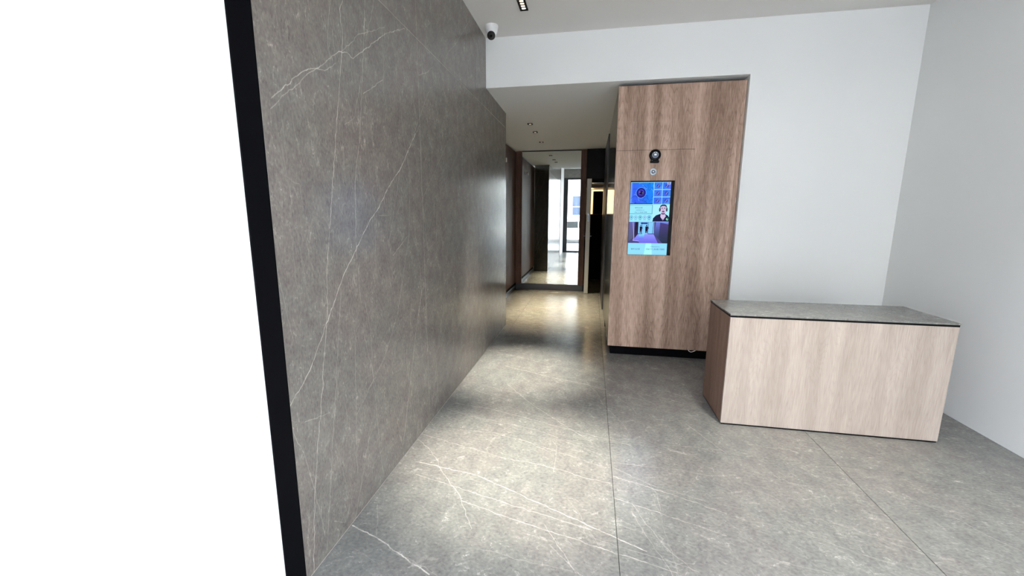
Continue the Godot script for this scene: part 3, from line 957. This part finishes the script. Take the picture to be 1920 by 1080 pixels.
func build_small_things():
	downlight("black four-cell linear downlight in the hall ceiling near the security camera", Vector3(-0.672, HALL, -4.05), 4, "linear downlights in the hall ceiling", 40.0, 16.0)
	downlight("four-cell linear downlight in the hall ceiling nearer the street front", Vector3(-0.672, HALL, -2.45), 4, "linear downlights in the hall ceiling", 41.0, 17.0, 0.08)
	downlight("four-cell linear downlight in the hall ceiling above the desk", Vector3(1.3, HALL, -2.45), 4, "linear downlights in the hall ceiling", 13.0, 30.0)
	var labels := ["small square downlight of the corridor ceiling, nearest the white drop", "small square downlight of the corridor ceiling, middle one of three", "small square downlight of the corridor ceiling, nearest the mirror"]
	var zs := [-6.42, -7.0, -7.86]
	for i in 3:
		downlight(labels[i], Vector3(-0.94, corridor_y(zs[i]) - 0.001, zs[i]), 1, "small square downlights of the corridor", 22.0, 24.0, 0.12)
	# turret camera in the corner
	var c := thing("security_camera", "white turret security camera on ceiling beside the stone wall", "camera", Vector3(-1.045, HALL, -4.42))
	var st := new_st()
	lathe(st, [Vector2(0.0, -0.078), Vector2(0.050, -0.076), Vector2(0.056, -0.062), Vector2(0.062, -0.028), Vector2(0.066, -0.022), Vector2(0.066, 0.0), Vector2(0.0, 0.0)], Transform3D.IDENTITY)
	obj("base", st, M.white_plastic, c)
	var dir := Vector3(0.12, -0.62, 0.78)
	var ball := Vector3(0.0, -0.083, 0.008)
	st = new_st()
	lathe(st, arc(0.046, -90, 36, 12), look(dir, ball), 28)
	obj("ball", st, M.white_plastic, c)
	st = new_st()
	lathe(st, [Vector2(0.041, 0.024), Vector2(0.041, 0.034), Vector2(0.036, 0.040), Vector2(0.0, 0.041)], look(dir, ball), 28)
	obj("face", st, M.glossy_black, c)
	st = new_st()
	lathe(st, [Vector2(0.013, 0.040), Vector2(0.012, 0.044), Vector2(0.0, 0.047)], look(dir, ball), 20)
	obj("lens", st, M.black, c)
	# round black camera above the screen
	var k := thing("intercom_camera", "round black camera on small stand above the touch screen", "camera", Vector3(0.634, 2.136, ZW))
	var ax := look(Vector3(0, 0, 1), Vector3(0.0, 0.078, 0.0))
	st = new_st()
	lathe(st, [Vector2(0.0, 0.0), Vector2(0.050, 0.0), Vector2(0.058, 0.006), Vector2(0.058, 0.030), Vector2(0.052, 0.038), Vector2(0.036, 0.040), Vector2(0.034, 0.034), Vector2(0.0, 0.034)], ax, 36)
	obj("body", st, M.black, k)
	obj("neck", box_st(Vector3(-0.036, 0.012, 0.0), Vector3(0.036, 0.045, 0.026), 0.004), M.black, k)
	obj("base", box_st(Vector3(-0.046, 0.0, 0.0), Vector3(0.042, 0.022, 0.045), 0.003), M.black, k)
	obj("label_plate", box_st(Vector3(-0.030, 0.024, 0.026), Vector3(-0.012, 0.030, 0.028), 0.0005), M.steel, k)
	st = new_st()
	lathe(st, [Vector2(0.033, 0.034), Vector2(0.031, 0.040), Vector2(0.027, 0.040), Vector2(0.026, 0.036), Vector2(0.0, 0.036)], ax, 32)
	obj("lens_ring", st, M.grey_metal, k)
	st = new_st()
	lathe(st, [Vector2(0.024, 0.036), Vector2(0.018, 0.042), Vector2(0.0, 0.044)], ax, 28)
	obj("lens", st, plain(Color8(60, 78, 104), 0.15), k)
	obj("sensor", box_st(Vector3(-0.012, 0.072, 0.043), Vector3(0.012, 0.088, 0.0455), 0.001), M.steel, k)
	for x in [-0.010, 0.010]:
		obj("light_window", box_st(Vector3(x - 0.005, 0.097, 0.040), Vector3(x + 0.005, 0.104, 0.043), 0.001), M.white_plastic, k)
	# key switch
	var s := thing("key_switch", "round steel key switch between the black camera and touch screen", "switch", Vector3(0.627, 2.047, ZW))
	var f := look(Vector3(0, 0, 1), Vector3.ZERO)
	st = new_st()
	lathe(st, [Vector2(0.0, 0.0), Vector2(0.037, 0.0), Vector2(0.037, 0.003), Vector2(0.034, 0.006), Vector2(0.0, 0.006)], f, 32)
	obj("plate", st, plain(Color8(142, 152, 160), 0.4, 0.4), s)
	st = new_st()
	lathe(st, [Vector2(0.019, 0.006), Vector2(0.018, 0.011), Vector2(0.011, 0.011), Vector2(0.010, 0.008), Vector2(0.0, 0.008)], f, 28)
	obj("ring", st, plain(Color8(22, 34, 66), 0.3), s)
	st = new_st()
	lathe(st, [Vector2(0.008, 0.008), Vector2(0.007, 0.012), Vector2(0.0, 0.012)], f, 20)
	obj("button", st, M.white_plastic, s)
	obj("key_tab", box_st(Vector3(0.016, -0.007, 0.006), Vector3(0.026, 0.0, 0.012), 0.001), plain(Color8(22, 34, 66), 0.3), s)
	# cable under the panelling
	st = new_st()
	var path := []
	for i in 9:
		var u := i / 8.0
		path.append(Vector3(1.12 + u * 0.085, 0.107 - 0.026 * sin(PI * pow(u, 0.7)), ZW - 0.015))
	tube(st, path, 0.003, 8)
	tag(obj("cable", st, M.white_plastic), "short white cable drooping below the wood panelling", "cable")
	# small sensor on the recess wall
	var d := thing("wall_sensor", "small white sensor on the wood-clad recess wall", "sensor", Vector3(-1.57, 2.55, -7.45))
	obj("plate", box_st(Vector3(0, -0.035, -0.03), Vector3(0.008, 0.035, 0.03), 0.002), M.white_plastic, d)
	obj("arm", box_st(Vector3(0.008, -0.008, -0.008), Vector3(0.03, 0.008, 0.008), 0.002), M.black, d)
	obj("head", box_st(Vector3(0.03, -0.045, -0.028), Vector3(0.07, 0.03, 0.028), 0.006), M.white_plastic, d)
